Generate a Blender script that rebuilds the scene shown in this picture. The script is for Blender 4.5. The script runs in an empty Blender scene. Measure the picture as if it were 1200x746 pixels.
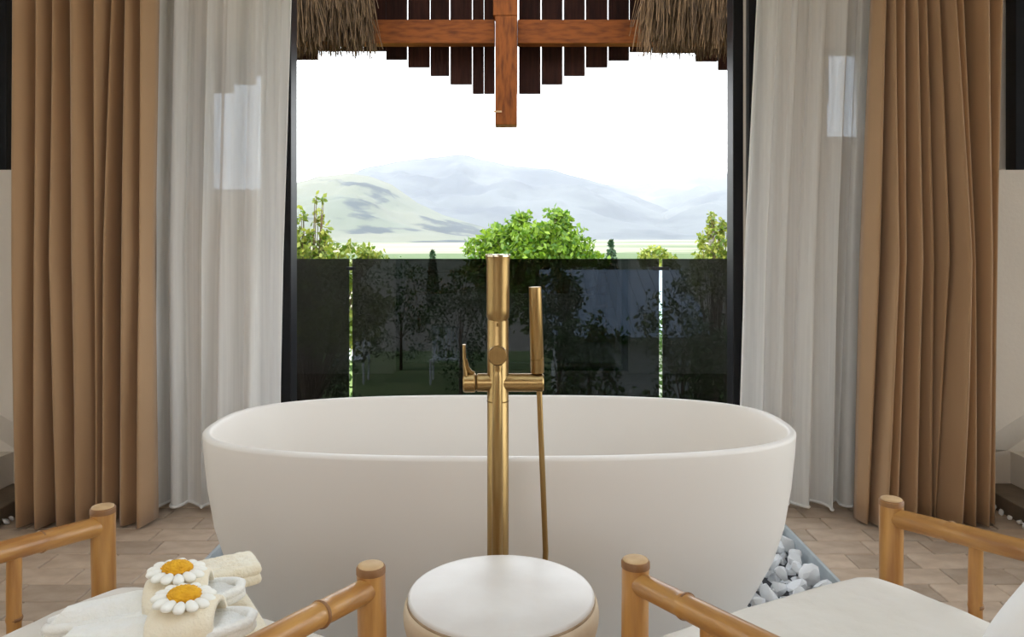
import bpy, bmesh, math, random
import numpy as np
from mathutils import Vector, Matrix, Euler, noise

random.seed(7); rng = np.random.default_rng(11)
SC = bpy.context.scene
COL = SC.collection
F = 910.0; CX = 600.0; HZ = 283.0; CAMZ = 1.137
def W(px, py, Y):                      # photograph pixel + real distance -> place in the room
    return Vector(((px-CX)/F*Y, Y, CAMZ+(HZ-py)/F*Y))

# ------------------------------------------------------------------ camera
cd = bpy.data.cameras.new('camera'); cam = bpy.data.objects.new('camera', cd); COL.objects.link(cam)
cd.sensor_width = 36; cd.lens = 36*F/1200; cd.shift_y = (HZ-373)/1200
cd.clip_start = 0.05; cd.clip_end = 20000
cam.location = (0, 0, CAMZ); cam.rotation_euler = (math.pi/2, 0, 0)
SC.camera = cam
# ------------------------------------------------------------------ sky, sun, exposure
SC.view_settings.view_transform = 'Standard'; SC.view_settings.look = 'None'
SC.view_settings.gamma = 1; SC.view_settings.use_curve_mapping = False
SC.view_settings.exposure = 0.4
SC.cycles.volume_bounces = 1
w = bpy.data.worlds.new('sky'); SC.world = w; w.use_nodes = True
nt = w.node_tree; nt.nodes.clear()
tc = nt.nodes.new('ShaderNodeTexCoord'); sep = nt.nodes.new('ShaderNodeSeparateXYZ')
rp = nt.nodes.new('ShaderNodeValToRGB'); bg = nt.nodes.new('ShaderNodeBackground'); wo = nt.nodes.new('ShaderNodeOutputWorld')
nt.links.new(tc.outputs['Generated'], sep.inputs[0]); nt.links.new(sep.outputs['Z'], rp.inputs[0])
rp.color_ramp.elements[0].position = 0.0; rp.color_ramp.elements[0].color = (0.985, 0.99, 1, 1)
rp.color_ramp.elements[1].position = 0.9; rp.color_ramp.elements[1].color = (0.76, 0.87, 1, 1)
nt.links.new(rp.outputs[0], bg.inputs[0]); bg.inputs[1].default_value = 3.0
nt.links.new(bg.outputs[0], wo.inputs[0])
sd = bpy.data.lights.new('sun', 'SUN'); sun = bpy.data.objects.new('sun', sd); COL.objects.link(sun)
sd.energy = 3.4; sd.angle = 0.02; sd.color = (1, 0.93, 0.82)
sun.rotation_euler = Vector((-0.86, -0.22, 0.46)).to_track_quat('Z', 'Y').to_euler()
def portal(name, loc, rot, sx, sy):    # guides sky sampling through a real window opening, gives no light itself
    l = bpy.data.lights.new(name, 'AREA'); l.shape = 'RECTANGLE'; l.size = sx; l.size_y = sy; l.cycles.is_portal = True
    o = bpy.data.objects.new(name, l); COL.objects.link(o); o.location = loc; o.rotation_euler = rot
H = math.pi/2
portal('portal_front', (0, 3.62, 1.25), (-H, 0, 0), 2.05, 2.4)
portal('portal_skylight', (-.75, .8, 3.32), (0, 0, 0), .9, 3.2)
portal('portal_skylight', (.75, .8, 3.32), (0, 0, 0), .9, 3.2)
portal('portal_back', (-1.4, -3.21, 1.9), (H, 0, 0), 2.8, 1.5)
portal('portal_left', (-3.21, .125, 1.36), (0, -H, 0), 2.5, 5.85)
portal('portal_right', (3.21, .125, 1.36), (0, H, 0), 2.5, 5.85)

# ------------------------------------------------------------------ helpers
def tag(o, label=None, cat=None, group=None, kind=None):
    if label: o['label'] = label
    if cat: o['category'] = cat
    if group: o['group'] = group
    if kind: o['kind'] = kind
    return o
def empty(name, loc=(0, 0, 0), rz=0, label=None, cat=None, group=None, kind=None):
    o = bpy.data.objects.new(name, None); COL.objects.link(o); o.location = loc; o.rotation_euler = (0, 0, rz)
    o.empty_display_size = 0.1
    return tag(o, label, cat, group, kind)
def obj(name, bm, mat, parent=None, smooth=False, loc=None):
    me = bpy.data.meshes.new(name); bm.to_mesh(me); bm.free()
    me.materials.append(mat)
    if smooth:
        me.polygons.foreach_set('use_smooth', [True]*len(me.polygons))
    o = bpy.data.objects.new(name, me); COL.objects.link(o)
    if loc is not None: o.location = loc
    if parent: o.parent = parent
    return o
def auto(o, ang=40):
    try:
        o.data.set_sharp_from_angle(angle=math.radians(ang))
    except Exception: pass
    return o
def bx(bm, x0, x1, y0, y1, z0, z1, bevel=0, seg=2):
    r = bmesh.ops.create_cube(bm, size=1)
    vs = r['verts']
    for v in vs:
        v.co = Vector(((x0+x1)/2+v.co.x*(x1-x0), (y0+y1)/2+v.co.y*(y1-y0), (z0+z1)/2+v.co.z*(z1-z0)))
    if bevel:
        es = list({e for v in vs for e in v.link_edges})
        bmesh.ops.bevel(bm, geom=es, offset=bevel, segments=seg, affect='EDGES', profile=0.5)
    return bm
def box(*a, **k): return bx(bmesh.new(), *a, **k)
def loft(bm, rings, cap0=True, cap1=True, closed=True):
    R = [[bm.verts.new(p) for p in r] for r in rings]
    n = len(R[0])
    for a, b in zip(R, R[1:]):
        for i in range(n if closed else n-1):
            j = (i+1) % n
            bm.faces.new((a[i], a[j], b[j], b[i]))
    if closed and cap0: bm.faces.new(list(reversed(R[0])))
    if closed and cap1: bm.faces.new(R[-1])
    return R
def lathe(bm, prof, n=40, c=(0, 0, 0), cap0=True, cap1=True):
    return loft(bm, [[Vector((c[0]+r*math.cos(2*math.pi*i/n), c[1]+r*math.sin(2*math.pi*i/n), c[2]+z)) for i in range(n)] for r, z in prof], cap0, cap1)
def tube(bm, pts, rad, n=12, caps=True):
    pts = [Vector(p) for p in pts]
    if not hasattr(rad, '__len__'): rad = [rad]*len(pts)
    t0 = (pts[1]-pts[0]).normalized()
    up = Vector((0, 0, 1)) if abs(t0.z) < 0.9 else Vector((1, 0, 0))
    u = t0.cross(up).normalized(); rings = []
    for i, p in enumerate(pts):
        t = (pts[min(i+1, len(pts)-1)]-pts[max(i-1, 0)]).normalized()
        u = (u-t*u.dot(t)).normalized(); v = t.cross(u)
        rings.append([p+(u*math.cos(2*math.pi*k/n)+v*math.sin(2*math.pi*k/n))*rad[i] for k in range(n)])
    loft(bm, rings, caps, caps)
    return bm
def fixn(bm): bmesh.ops.recalc_face_normals(bm, faces=bm.faces[:]); return bm
def sstep(a, b, x):
    t = min(1, max(0, (x-a)/(b-a))); return t*t*(3-2*t)

# ------------------------------------------------------------------ materials
def mat(name, col, rough=0.6, metal=0, var=None, scale=8, stretch=(1, 1, 1), bump=0, bscale=40, detail=4, spec=0.5,
        aniso=0, coat=0, rnd=0, sheen=0, bdist=0.01, wave=None, coords='Object', pts=(0.35, 0.7)):
    m = bpy.data.materials.new(name); m.use_nodes = True
    n = m.node_tree; b = n.nodes['Principled BSDF']
    b.inputs['Base Color'].default_value = (*col, 1); b.inputs['Roughness'].default_value = rough
    b.inputs['Metallic'].default_value = metal; b.inputs['Specular IOR Level'].default_value = spec
    b.inputs['Anisotropic'].default_value = aniso; b.inputs['Coat Weight'].default_value = coat
    b.inputs['Sheen Weight'].default_value = sheen
    t = n.nodes.new('ShaderNodeTexCoord'); mp = n.nodes.new('ShaderNodeMapping'); mp.inputs['Scale'].default_value = stretch
    n.links.new(t.outputs[coords], mp.inputs[0])
    last = None
    if var is not None:
        nz = n.nodes.new('ShaderNodeTexNoise'); nz.inputs['Scale'].default_value = scale; nz.inputs['Detail'].default_value = detail
        n.links.new(mp.outputs[0], nz.inputs['Vector'])
        r = n.nodes.new('ShaderNodeValToRGB'); r.color_ramp.elements[0].position = pts[0]; r.color_ramp.elements[1].position = pts[1]
        r.color_ramp.elements[0].color = (*col, 1); r.color_ramp.elements[1].color = (*var, 1)
        n.links.new(nz.outputs['Fac'], r.inputs[0]); last = r.outputs[0]
    if rnd:
        oi = n.nodes.new('ShaderNodeObjectInfo'); mr = n.nodes.new('ShaderNodeMapRange')
        mr.inputs[3].default_value = 1-rnd; mr.inputs[4].default_value = 1+rnd*0.5
        n.links.new(oi.outputs['Random'], mr.inputs[0])
        mx = n.nodes.new('ShaderNodeMix'); mx.data_type = 'RGBA'; mx.blend_type = 'MULTIPLY'; mx.inputs[0].default_value = 1
        if last: n.links.new(last, mx.inputs[6])
        else: mx.inputs[6].default_value = (*col, 1)
        n.links.new(mr.outputs[0], mx.inputs[7]); last = mx.outputs[2]
    if last: n.links.new(last, b.inputs['Base Color'])
    if bump:
        if wave:
            nb = n.nodes.new('ShaderNodeTexWave'); nb.inputs['Scale'].default_value = bscale; nb.inputs['Distortion'].default_value = wave
            out = nb.outputs['Fac']
        else:
            nb = n.nodes.new('ShaderNodeTexNoise'); nb.inputs['Scale'].default_value = bscale; nb.inputs['Detail'].default_value = 5
            out = nb.outputs['Fac']
        n.links.new(mp.outputs[0], nb.inputs['Vector'])
        bp = n.nodes.new('ShaderNodeBump'); bp.inputs['Strength'].default_value = bump; bp.inputs['Distance'].default_value = bdist
        n.links.new(out, bp.inputs['Height']); n.links.new(bp.outputs[0], b.inputs['Normal'])
    return m
M = {}
M['plaster'] = mat('plaster', (0.78, 0.71, 0.62), 0.85, var=(0.82, 0.75, 0.66), scale=3, bump=0.15, bscale=60)
M['ceiling'] = mat('ceiling_boards', (0.74, 0.60, 0.43), 0.8, var=(0.66, 0.52, 0.36), scale=2, stretch=(8, 1, 8))
M['tile'] = mat('travertine', (0.50, 0.37, 0.265), 0.5, var=(0.66, 0.52, 0.395), scale=9, stretch=(1, 1.6, 1), bump=0.25, bscale=55, rnd=0.22, bdist=0.004, detail=7)
M['grout'] = mat('grout', (0.38, 0.30, 0.23), 0.9, var=(0.44, 0.36, 0.28), scale=20)
M['steelgrey'] = mat('grey_edging', (0.46, 0.50, 0.52), 0.45, var=(0.54, 0.58, 0.59), scale=14, bump=0.05)
M['black'] = mat('black_frame', (0.006, 0.0065, 0.008), 0.4, var=(0.009, 0.009, 0.011), scale=12, spec=.25)
M['tub'] = mat('matt_white_composite', (0.87, 0.815, 0.75), 0.45, var=(0.865, 0.81, 0.745), scale=3, spec=0.4)
M['brass'] = mat('brushed_brass', (0.46, 0.31, 0.135), 0.32, 1, var=(0.38, 0.25, 0.10), scale=30, stretch=(30, 30, 0.6), aniso=0.4, bump=0.03, bscale=60)
M['brassd'] = mat('brass_seam', (0.25, 0.15, 0.05), 0.4, 1, var=(0.2, 0.12, 0.04), scale=20)
M['cap'] = mat('brass_top_cap', (0.80, 0.70, 0.52), 0.22, 1, var=(0.74, 0.62, 0.44), scale=12)
M['curtain'] = mat('beige_curtain_cloth', (0.42, 0.255, 0.13), 0.85, var=(0.45, 0.28, 0.15), scale=4, bump=0.12, bscale=500, bdist=0.001, sheen=0.25, stretch=(1, 1, .3))
M['bamboo'] = mat('bamboo', (0.33, 0.135, 0.03), 0.36, var=(0.56, 0.29, 0.08), scale=5, stretch=(9, 9, 1), bump=0.1, bscale=12, detail=6, coat=0.15, rnd=.1)
M['bambooy'] = mat('bamboo_rail', (0.33, 0.135, 0.03), 0.36, var=(0.56, 0.29, 0.08), scale=5, stretch=(9, 1, 9), bump=0.1, bscale=12, detail=6, coat=0.15, rnd=.1)
M['bambooend'] = mat('bamboo_cut_end', (0.62, 0.42, 0.22), 0.6, var=(0.48, 0.29, 0.13), scale=25)
M['bamboodark'] = mat('bamboo_node', (0.20, 0.085, 0.025), 0.5, var=(0.30, 0.14, 0.045), scale=25)
M['cushion'] = mat('cream_cushion_cloth', (0.74, 0.68, 0.60), 0.9, var=(0.70, 0.64, 0.55), scale=5, bump=0.5, bscale=14, bdist=0.014, sheen=0.2)
M['pillow'] = mat('white_pillow_cloth', (0.86, 0.85, 0.83), 0.9, var=(0.82, 0.81, 0.79), scale=5, bump=0.3, bscale=10, bdist=0.012)
M['terry'] = mat('cream_terry', (0.90, 0.78, 0.57), 0.95, var=(0.93, 0.84, 0.66), scale=25, bump=0.45, bscale=220, bdist=0.006, sheen=0.5)
M['terrywhite'] = mat('white_terry', (0.92, 0.88, 0.79), 0.95, var=(0.93, 0.91, 0.86), scale=25, bump=0.45, bscale=200, bdist=0.006, sheen=0.5)
M['petal'] = mat('white_petal', (0.93, 0.90, 0.82), 0.8, var=(0.90, 0.86, 0.76), scale=60, bump=0.2, bscale=200, bdist=0.002)
M['yolk'] = mat('yellow_flower_centre', (0.85, 0.44, 0.015), 0.85, var=(0.72, 0.33, 0.01), scale=90, bump=0.5, bscale=200, bdist=0.004)
M['stooltop'] = mat('stool_stone_top', (0.66, 0.60, 0.54), 0.32, var=(0.72, 0.67, 0.61), scale=10, detail=8, bump=0.04, bscale=30, spec=0.45)
M['stoolside'] = mat('stool_cream_side', (0.55, 0.41, 0.26), 0.6, var=(0.66, 0.52, 0.36), scale=11, detail=6, bump=0.1, bscale=40)
M['stoolrim'] = mat('stool_brown_rim', (0.30, 0.20, 0.11), 0.6, var=(0.42, 0.30, 0.18), scale=30)
M['stone'] = mat('white_marble_stone', (0.90, 0.90, 0.90), 0.5, var=(0.84, 0.85, 0.86), scale=25, rnd=0.1, bump=0.1, bscale=60)
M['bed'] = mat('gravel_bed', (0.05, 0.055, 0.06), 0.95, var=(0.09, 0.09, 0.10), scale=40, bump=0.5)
M['plinth'] = mat('dark_stone_plinth', (0.15, 0.11, 0.075), 0.6, var=(0.22, 0.165, 0.115), scale=12, bump=0.2, bscale=40)
M['plank'] = mat('dark_stained_board', (0.022, 0.007, 0.004), 0.75, var=(0.042, 0.013, 0.007), scale=5, spec=.15, stretch=(12, 12, 1), bump=0.2, bscale=10, rnd=0.3)
M['beam'] = mat('orange_stained_beam', (0.24, 0.068, 0.013), 0.7, spec=.2, var=(0.11, 0.03, 0.008), scale=7, stretch=(1.2, 6, 6), bump=0.25, bscale=14, detail=9, pts=(.42, .72))
M['kpost'] = mat('orange_stained_post', (0.26, 0.075, 0.015), 0.7, spec=.2, var=(0.11, 0.03, 0.008), scale=7, stretch=(6, 6, 1.2), bump=0.25, bscale=14, detail=9, pts=(.42, .72))
M['thatch'] = mat('dry_thatch', (0.15, 0.085, 0.033), 0.85, var=(0.04, 0.02, 0.008), scale=14, stretch=(6, 6, .5))
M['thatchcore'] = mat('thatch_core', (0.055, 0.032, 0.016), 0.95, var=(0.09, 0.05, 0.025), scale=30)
M['deck'] = mat('terrace_deck', (0.20, 0.15, 0.11), 0.7, var=(0.26, 0.20, 0.15), scale=5)
M['facade'] = mat('facade_render', (0.70, 0.67, 0.62), 0.9, var=(0.74, 0.71, 0.66), scale=3)
M['grass'] = mat('grass', (0.10, 0.17, 0.03), 0.95, var=(0.20, 0.24, 0.06), scale=0.6, detail=8)
M['bounceground'] = mat('warm_bounce_gravel', (0.52, 0.42, 0.30), 0.95, var=(0.44, 0.35, 0.24), scale=.5)
M['bounce_patio'] = mat('warm_bounce_timber', (0.62, 0.42, 0.25), 0.8, var=(0.52, 0.34, 0.19), scale=2, stretch=(1, 6, 1))
M['bark'] = mat('bark', (0.12, 0.075, 0.045), 0.9, var=(0.19, 0.13, 0.08), scale=20, bump=0.5)
M['metalroof'] = mat('grey_sheet_roof', (0.30, 0.36, 0.40), 0.5, var=(0.38, 0.44, 0.48), scale=2.5, metal=0.2)
M['shedwall'] = mat('shed_wall', (0.50, 0.50, 0.48), 0.9, var=(0.58, 0.57, 0.54), scale=3)
M['whitepaint'] = mat('white_slat_paint', (0.72, 0.72, 0.70), 0.6, var=(0.66, 0.66, 0.64), scale=8)

def leafmat(name, a, b, tr=0.35):
    m = bpy.data.materials.new(name); m.use_nodes = True; n = m.node_tree; n.nodes.clear()
    out = n.nodes.new('ShaderNodeOutputMaterial'); g = n.nodes.new('ShaderNodeNewGeometry'); r = n.nodes.new('ShaderNodeValToRGB')
    r.color_ramp.elements[0].color = (*a, 1); r.color_ramp.elements[1].color = (*b, 1)
    n.links.new(g.outputs['Random Per Island'], r.inputs[0])
    d = n.nodes.new('ShaderNodeBsdfPrincipled'); d.inputs['Roughness'].default_value = 0.5
    t = n.nodes.new('ShaderNodeBsdfTranslucent'); mx = n.nodes.new('ShaderNodeMixShader'); mx.inputs[0].default_value = tr
    n.links.new(r.outputs[0], d.inputs['Base Color']); n.links.new(r.outputs[0], t.inputs[0])
    n.links.new(d.outputs[0], mx.inputs[1]); n.links.new(t.outputs[0], mx.inputs[2]); n.links.new(mx.outputs[0], out.inputs[0])
    return m
M['leaf'] = leafmat('leaf_green', (0.05, 0.14, 0.006), (0.24, 0.36, 0.025))
M['leafy'] = leafmat('leaf_yellow_green', (0.085, 0.17, 0.01), (0.36, 0.38, 0.06))
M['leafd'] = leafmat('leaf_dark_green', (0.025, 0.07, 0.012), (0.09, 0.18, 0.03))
M['needle'] = leafmat('needle_green', (0.015, 0.05, 0.02), (0.05, 0.11, 0.04), 0.1)

def glassmat(name, tint, ior=1.5):     # tinted pane: colours what is behind, mirrors a little
    m = bpy.data.materials.new(name); m.use_nodes = True; n = m.node_tree; n.nodes.clear()
    out = n.nodes.new('ShaderNodeOutputMaterial'); tr = n.nodes.new('ShaderNodeBsdfTransparent'); tr.inputs[0].default_value = (*tint, 1)
    gl = n.nodes.new('ShaderNodeBsdfGlossy'); gl.inputs['Roughness'].default_value = 0.0
    fr = n.nodes.new('ShaderNodeFresnel'); fr.inputs[0].default_value = ior; mx = n.nodes.new('ShaderNodeMixShader')
    n.links.new(fr.outputs[0], mx.inputs[0]); n.links.new(tr.outputs[0], mx.inputs[1]); n.links.new(gl.outputs[0], mx.inputs[2])
    n.links.new(mx.outputs[0], out.inputs[0]); return m
M['smoke'] = glassmat('smoked_glass', (0.165, 0.178, 0.195), 1.33)
M['dglass'] = glassmat('dark_window_glass', (0.10, 0.13, 0.19))
M['sglass'] = glassmat('lightly_tinted_glass', (0.52, 0.56, 0.60))
M['glass'] = glassmat('clear_glass', (0.96, 0.98, 0.98))

def sheermat(name, col, op):           # woven voile: threads scatter light, the gaps between them are open
    m = bpy.data.materials.new(name); m.use_nodes = True; n = m.node_tree; n.nodes.clear()
    out = n.nodes.new('ShaderNodeOutputMaterial'); tr = n.nodes.new('ShaderNodeBsdfTransparent')
    df = n.nodes.new('ShaderNodeBsdfDiffuse'); tl = n.nodes.new('ShaderNodeBsdfTranslucent')
    df.inputs[0].default_value = (*col, 1); tl.inputs[0].default_value = (*col, 1)
    a = n.nodes.new('ShaderNodeMixShader'); a.inputs[0].default_value = 0.28
    n.links.new(df.outputs[0], a.inputs[1]); n.links.new(tl.outputs[0], a.inputs[2])
    tcn = n.nodes.new('ShaderNodeTexCoord'); mp = n.nodes.new('ShaderNodeMapping'); mp.inputs['Scale'].default_value = (28, 28, .5)
    nz = n.nodes.new('ShaderNodeTexNoise'); nz.inputs['Scale'].default_value = 2; n.links.new(tcn.outputs['Object'], mp.inputs[0]); n.links.new(mp.outputs[0], nz.inputs['Vector'])
    mr = n.nodes.new('ShaderNodeMapRange'); mr.inputs[1].default_value = 0.3; mr.inputs[2].default_value = 0.7
    mr.inputs[3].default_value = op-0.05; mr.inputs[4].default_value = op+0.05; n.links.new(nz.outputs['Fac'], mr.inputs[0])
    b = n.nodes.new('ShaderNodeMixShader'); n.links.new(mr.outputs[0], b.inputs[0])
    n.links.new(tr.outputs[0], b.inputs[1]); n.links.new(a.outputs[0], b.inputs[2]); n.links.new(b.outputs[0], out.inputs[0]); return m
M['sheer'] = sheermat('white_voile', (0.97, 0.955, 0.925), 0.84)
M['hem'] = mat('voile_hem', (0.88, 0.86, 0.83), 0.9, var=(0.84, 0.82, 0.79), scale=40)

# ================================================================== THE ROOM
YW = 3.45
bm = bmesh.new()
bx(bm, -3.0, -1.10, -3.0, YW, -0.16, -0.008); bx(bm, 1.10, 3.0, -3.0, YW, -0.16, -0.008)
bx(bm, -1.10, 1.10, 3.13, YW+0.25, -0.16, -0.008); bx(bm, -1.10, 1.10, -3.0, 1.70, -0.16, -0.008)
floor = tag(obj('floor', bm, M['grout']), kind='structure')
# travertine tiles, three shared meshes
def tile_mesh(wd, dp):
    b = box(-wd/2, wd/2, -dp/2, dp/2, -0.02, 0, bevel=0.003, seg=1)
    me = bpy.data.meshes.new('tile'); b.to_mesh(me); b.free(); me.materials.append(M['tile']); return me
TM = {}
def tile(x0, x1, y0, y1):
    wd, dp = round(x1-x0-0.004, 3), round(y1-y0-0.004, 3)
    if wd < 0.03: return
    if (wd, dp) not in TM: TM[(wd, dp)] = tile_mesh(wd, dp)
    o = bpy.data.objects.new('tile', TM[(wd, dp)]); COL.objects.link(o); o.parent = floor
    o.location = ((x0+x1)/2, (y0+y1)/2, random.uniform(-0.0015, 0.0005))
row = 0; y = YW
while y > 1.15:
    y0 = y-0.124
    for s in (-1, 1):
        off = [0.0, 0.11, 0.055, 0.16][row % 4]
        edges = [1.103]; x = 1.103+0.22-off if off else 1.103+0.22
        while x < 2.06-0.05: edges.append(x); x += 0.22
        edges.append(2.06)
        for a, b in zip(edges, edges[1:]):
            tile(*((a, b) if s > 0 else (-b, -a)), y0, y)
    row += 1; y = y0
# larger slabs where the floor runs on behind the chairs and the camera
y = 1.698
k = 0
while y > -1.2:
    x = -1.10
    while x < 1.09:
        tile(x, min(x+0.44, 1.10), y-0.372, y); x += 0.44
    y -= 0.372
for i, (x0, x1, y0, y1) in enumerate(((1.088, 1.10, 1.70, 3.13), (-1.10, -1.088, 1.70, 3.13), (-1.10, 1.10, 3.13-0.012, 3.13), (-1.10, 1.10, 1.70, 1.712))):
    tag(obj(f'trim_{i+1}', box(x0, x1, y0, y1, -0.12, 0.003, bevel=0.001, seg=1), M['steelgrey']), kind='structure')
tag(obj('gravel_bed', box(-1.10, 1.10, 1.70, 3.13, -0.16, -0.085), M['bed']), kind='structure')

# front wall: opening for the balcony door, small openings imitating pane reflections behind the voiles, dark corner windows
def wall_boxes(cells, y0, y1, m, name):
    b = bmesh.new()
    for x0, x1, z0, z1 in cells: bx(b, x0, x1, y0, y1, z0, z1)
    return tag(obj(name, b, m), kind='structure')
cells = []
for s in (-1, 1):
    c = [(1.03, 1.10, -.1, 2.9), (1.10, 1.42, -.1, 1.36), (1.10, 1.42, 2.02, 2.9), (1.42, 2.20, -.1, 2.9), (2.20, 3.0, -.1, 1.44), (2.20, 3.0, 2.5, 2.9)] if s < 0 else \
        [(1.03, 1.40, -.1, 2.9), (1.40, 1.64, -.1, 1.60), (1.40, 1.64, 2.02, 2.9), (1.64, 2.20, -.1, 2.9), (2.20, 3.0, -.1, 1.44), (2.20, 3.0, 2.5, 2.9)]
    cells += [(a, b, z0, z1) if s > 0 else (-b, -a, z0, z1) for a, b, z0, z1 in c]
cells.append((-1.03, 1.03, 2.52, 2.9))
wall_boxes(cells, YW, YW+0.25, M['plaster'], 'wall_front')
for s, nm in ((-1, 'left'), (1, 'right')):
    b = bmesh.new(); x0, x1 = sorted((s*3.0, s*3.2))
    bx(b, x0, x1, -3.2, YW+.25, -.16, 0.10); bx(b, x0, x1, -3.2, YW+.25, 2.62, 2.9)
    bx(b, x0, x1, 3.05, YW+.25, .10, 2.62); bx(b, x0, x1, -3.2, -2.8, .10, 2.62)
    tag(obj('wall_'+nm, b, M['plaster']), kind='structure')
wall_boxes([(-3.2, -2.8, -.16, 2.9), (2.8, 3.2, -.16, 2.9), (0, 2.8, 1.15, 2.65), (-2.8, 2.8, 2.65, 2.9), (-2.8, 2.8, -.16, 1.15)], -3.2, -3.0, M['ceiling'], 'wall_back')
tag(obj('bounce_patio', box(-9, 9, -12, -3.2, -.4, -.03), M['bounce_patio']), kind='structure')  # unseen deck, added to bounce warm light in from the back
b = bmesh.new()          # thick roof slab with two deep skylight wells
for x0, x1, y0, y1 in ((-3.2, 3.2, -3.2, -.8), (-3.2, 3.2, 2.4, YW+.25), (-3.2, -1.2, -.8, 2.4), (-.3, .3, -.8, 2.4), (1.2, 3.2, -.8, 2.4)): bx(b, x0, x1, y0, y1, 2.8, 3.3)
tag(obj('ceiling', b, M['ceiling']), kind='structure')
for i, x in ((6, -.75), (7, .75)):
    e = empty(f'window_{i}', (x, .8, 3.3), kind='structure'); e['label'] = 'roof window above the armchairs and the bathtub'
    for a, c in ((-.45, -.41), (.41, .45)): obj('frame_stile', box(a, c, -1.6, 1.6, -.04, .03), M['black'], e)
    for a, c in ((-1.6, -1.56), (1.56, 1.6)): obj('frame_rail', box(-.41, .41, a, c, -.04, .03), M['black'], e)
    obj('pane', box(-.41, .41, -1.56, 1.56, -.006, .006), M['glass'], e)
# unseen house, added to keep the low sun off the left windows
nb = empty('sun_blocker_house', (-9.5, 0.5, -2.7), label='pale unseen house added left of the terrace to block the sun', cat='house')
obj('wall', box(-2, 2, -4.5, 4.0, 0, 7.7), M['facade'], nb)
b = bmesh.new(); loft(b, [[Vector((x, yv, z)) for x, z in ((-2.3, 7.6), (2.0, 7.6), (-.3, 8.0))] for yv in (-4.8, 4.3)]); obj('roof', fixn(b), M['plinth'], nb)

# balcony door frame
w1 = empty('window_1', (0, YW+.06, 0), kind='structure')
w1['label'] = 'black framed balcony door opening behind the bathtub'
for s in (-1, 1):
    a, b_ = sorted((s*0.985, s*1.04))
    obj('jamb', box(a, b_, -.05, .05, -.01, 2.53, bevel=.004), M['black'], w1)
    a, b_ = sorted((s*1.04, s*1.105)) 
    obj('sliding_stile', box(a, b_, -.095, -.05, -.01, 2.53, bevel=.003), M['black'], w1)
obj('head', box(-1.1, 1.1, -.05, .05, 2.47, 2.53), M['black'], w1)
obj('sill', box(-1.1, 1.1, -.05, .05, -.02, .012), M['black'], w1)
# windows with frame and pane
def window(n, x0, x1, z0, z1, yc, fw, glass, label, mull=()):
    e = empty(f'window_{n}', ((x0+x1)/2, yc, z0), kind='structure'); e['label'] = label
    hw = (x1-x0)/2; h = z1-z0
    for a, b in ((-hw, -hw+fw), (hw-fw, hw)): obj('frame_stile', box(a, b, -.035, .035, 0, h, bevel=.003), M['black'], e)
    for a, b in ((0, fw), (h-fw, h)): obj('frame_rail', box(-hw+fw, hw-fw, -.035, .035, a, b, bevel=.003), M['black'], e)
    obj('pane', box(-hw+fw, hw-fw, -.006, .006, fw, h-fw), glass, e)
    return e
window(2, -1.42, -1.10, 1.36, 2.02, YW+.1, .012, M['sglass'], 'narrow added window imitating a pane reflection behind the white voile near the thatch')  # both small openings stand in for bright reflections in the sliding panes
window(3, 1.40, 1.64, 1.60, 2.02, YW+.1, .012, M['sglass'], 'small added window imitating a pane reflection behind the white voile next to the dark jamb')
window(4, -3.0, -2.18, 1.44, 2.5, YW-.07, .07, M['dglass'], 'dark framed window beside the curtain at the left edge')
window(5, 2.17, 3.0, 1.44, 2.5, YW-.07, .07, M['dglass'], 'dark framed window beside the curtain at the right edge')
for s, i, nm in ((-1, 8, 'left'), (1, 9, 'right')):
    e = empty(f'window_{i}', (s*3.1, .125, .1), kind='structure'); e['label'] = f'large dark framed garden window in the {nm} side wall'
    for yv in (-2.89, -.95, .95, 2.89): obj('frame_stile', box(-.03, .03, yv-.03, yv+.03, 0, 2.52), M['black'], e)
    for zv in (.03, 2.49): obj('frame_rail', box(-.03, .03, -2.86, 2.86, zv-.03, zv+.03), M['black'], e)
    for a, c in ((-2.86, -.98), (-.92, .92), (.98, 2.86)): obj('pane', box(-.005, .005, a, c, .06, 2.46), M['glass'], e)
# knee wall, sloped bulkhead and stone plinth in both corners
for s, nm in ((-1, 'left'), (1, 'right')):
    b = bmesh.new()
    f0 = [(1.95, .27), (2.35, .53), (3.0, .95), (3.0, 1.44), (1.95, 1.44)]
    f1 = [(1.95, .17), (2.20, .21), (3.0, .75), (3.0, 1.44), (1.95, 1.44)]
    loft(b, [[Vector((s*x, 3.28, z)) for x, z in f0], [Vector((s*x, YW, z)) for x, z in f1]])
    tag(obj('trim_5' if s < 0 else 'trim_6', fixn(b), M['plaster']), kind='structure')
    x0, x1 = sorted((s*2.215, s*3.0))
    tag(obj('trim_7' if s < 0 else 'trim_8', box(x0, x1, 2.5, YW, 0.0, .74 if 0 else .205), M['plaster']), kind='structure')
    x0, x1 = sorted((s*2.06, s*3.0))
    tag(obj('trim_9' if s < 0 else 'trim_10', box(x0, x1, 1.6, YW, -.05, .065, bevel=.006), M['plinth']), kind='structure')

# ================================================================== TERRACE
tag(obj('terrace_floor', box(-3.0, 3.0, YW+.25, 5.46, -.2, -.01), M['deck']), kind='structure')
tag(obj('terrace_wall', box(-3.0, 3.0, 5.2, 5.36, -2.7, -.2), M['facade']), kind='structure')
rail = empty('glass_railing', (0, 5.23, -.01), label='dark smoked glass balcony railing of three frameless panes', cat='railing')
xs = [(-2.95, -1.096), (-1.074, 0.990), (1.012, 2.95)]
for a, b in xs: obj('glass_pane', box(a, b, -.006, .006, .02, 1.032), M['smoke'], rail)
for x, hw in ((-1.085, .03), (1.001, .055)): obj('clamp', box(x-hw, x+hw, -.022, .022, .955, .978, bevel=.004), M['black'], rail)
obj('base_channel', box(-2.95, 2.95, -.03, .03, 0, .05), M['black'], rail)

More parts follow.
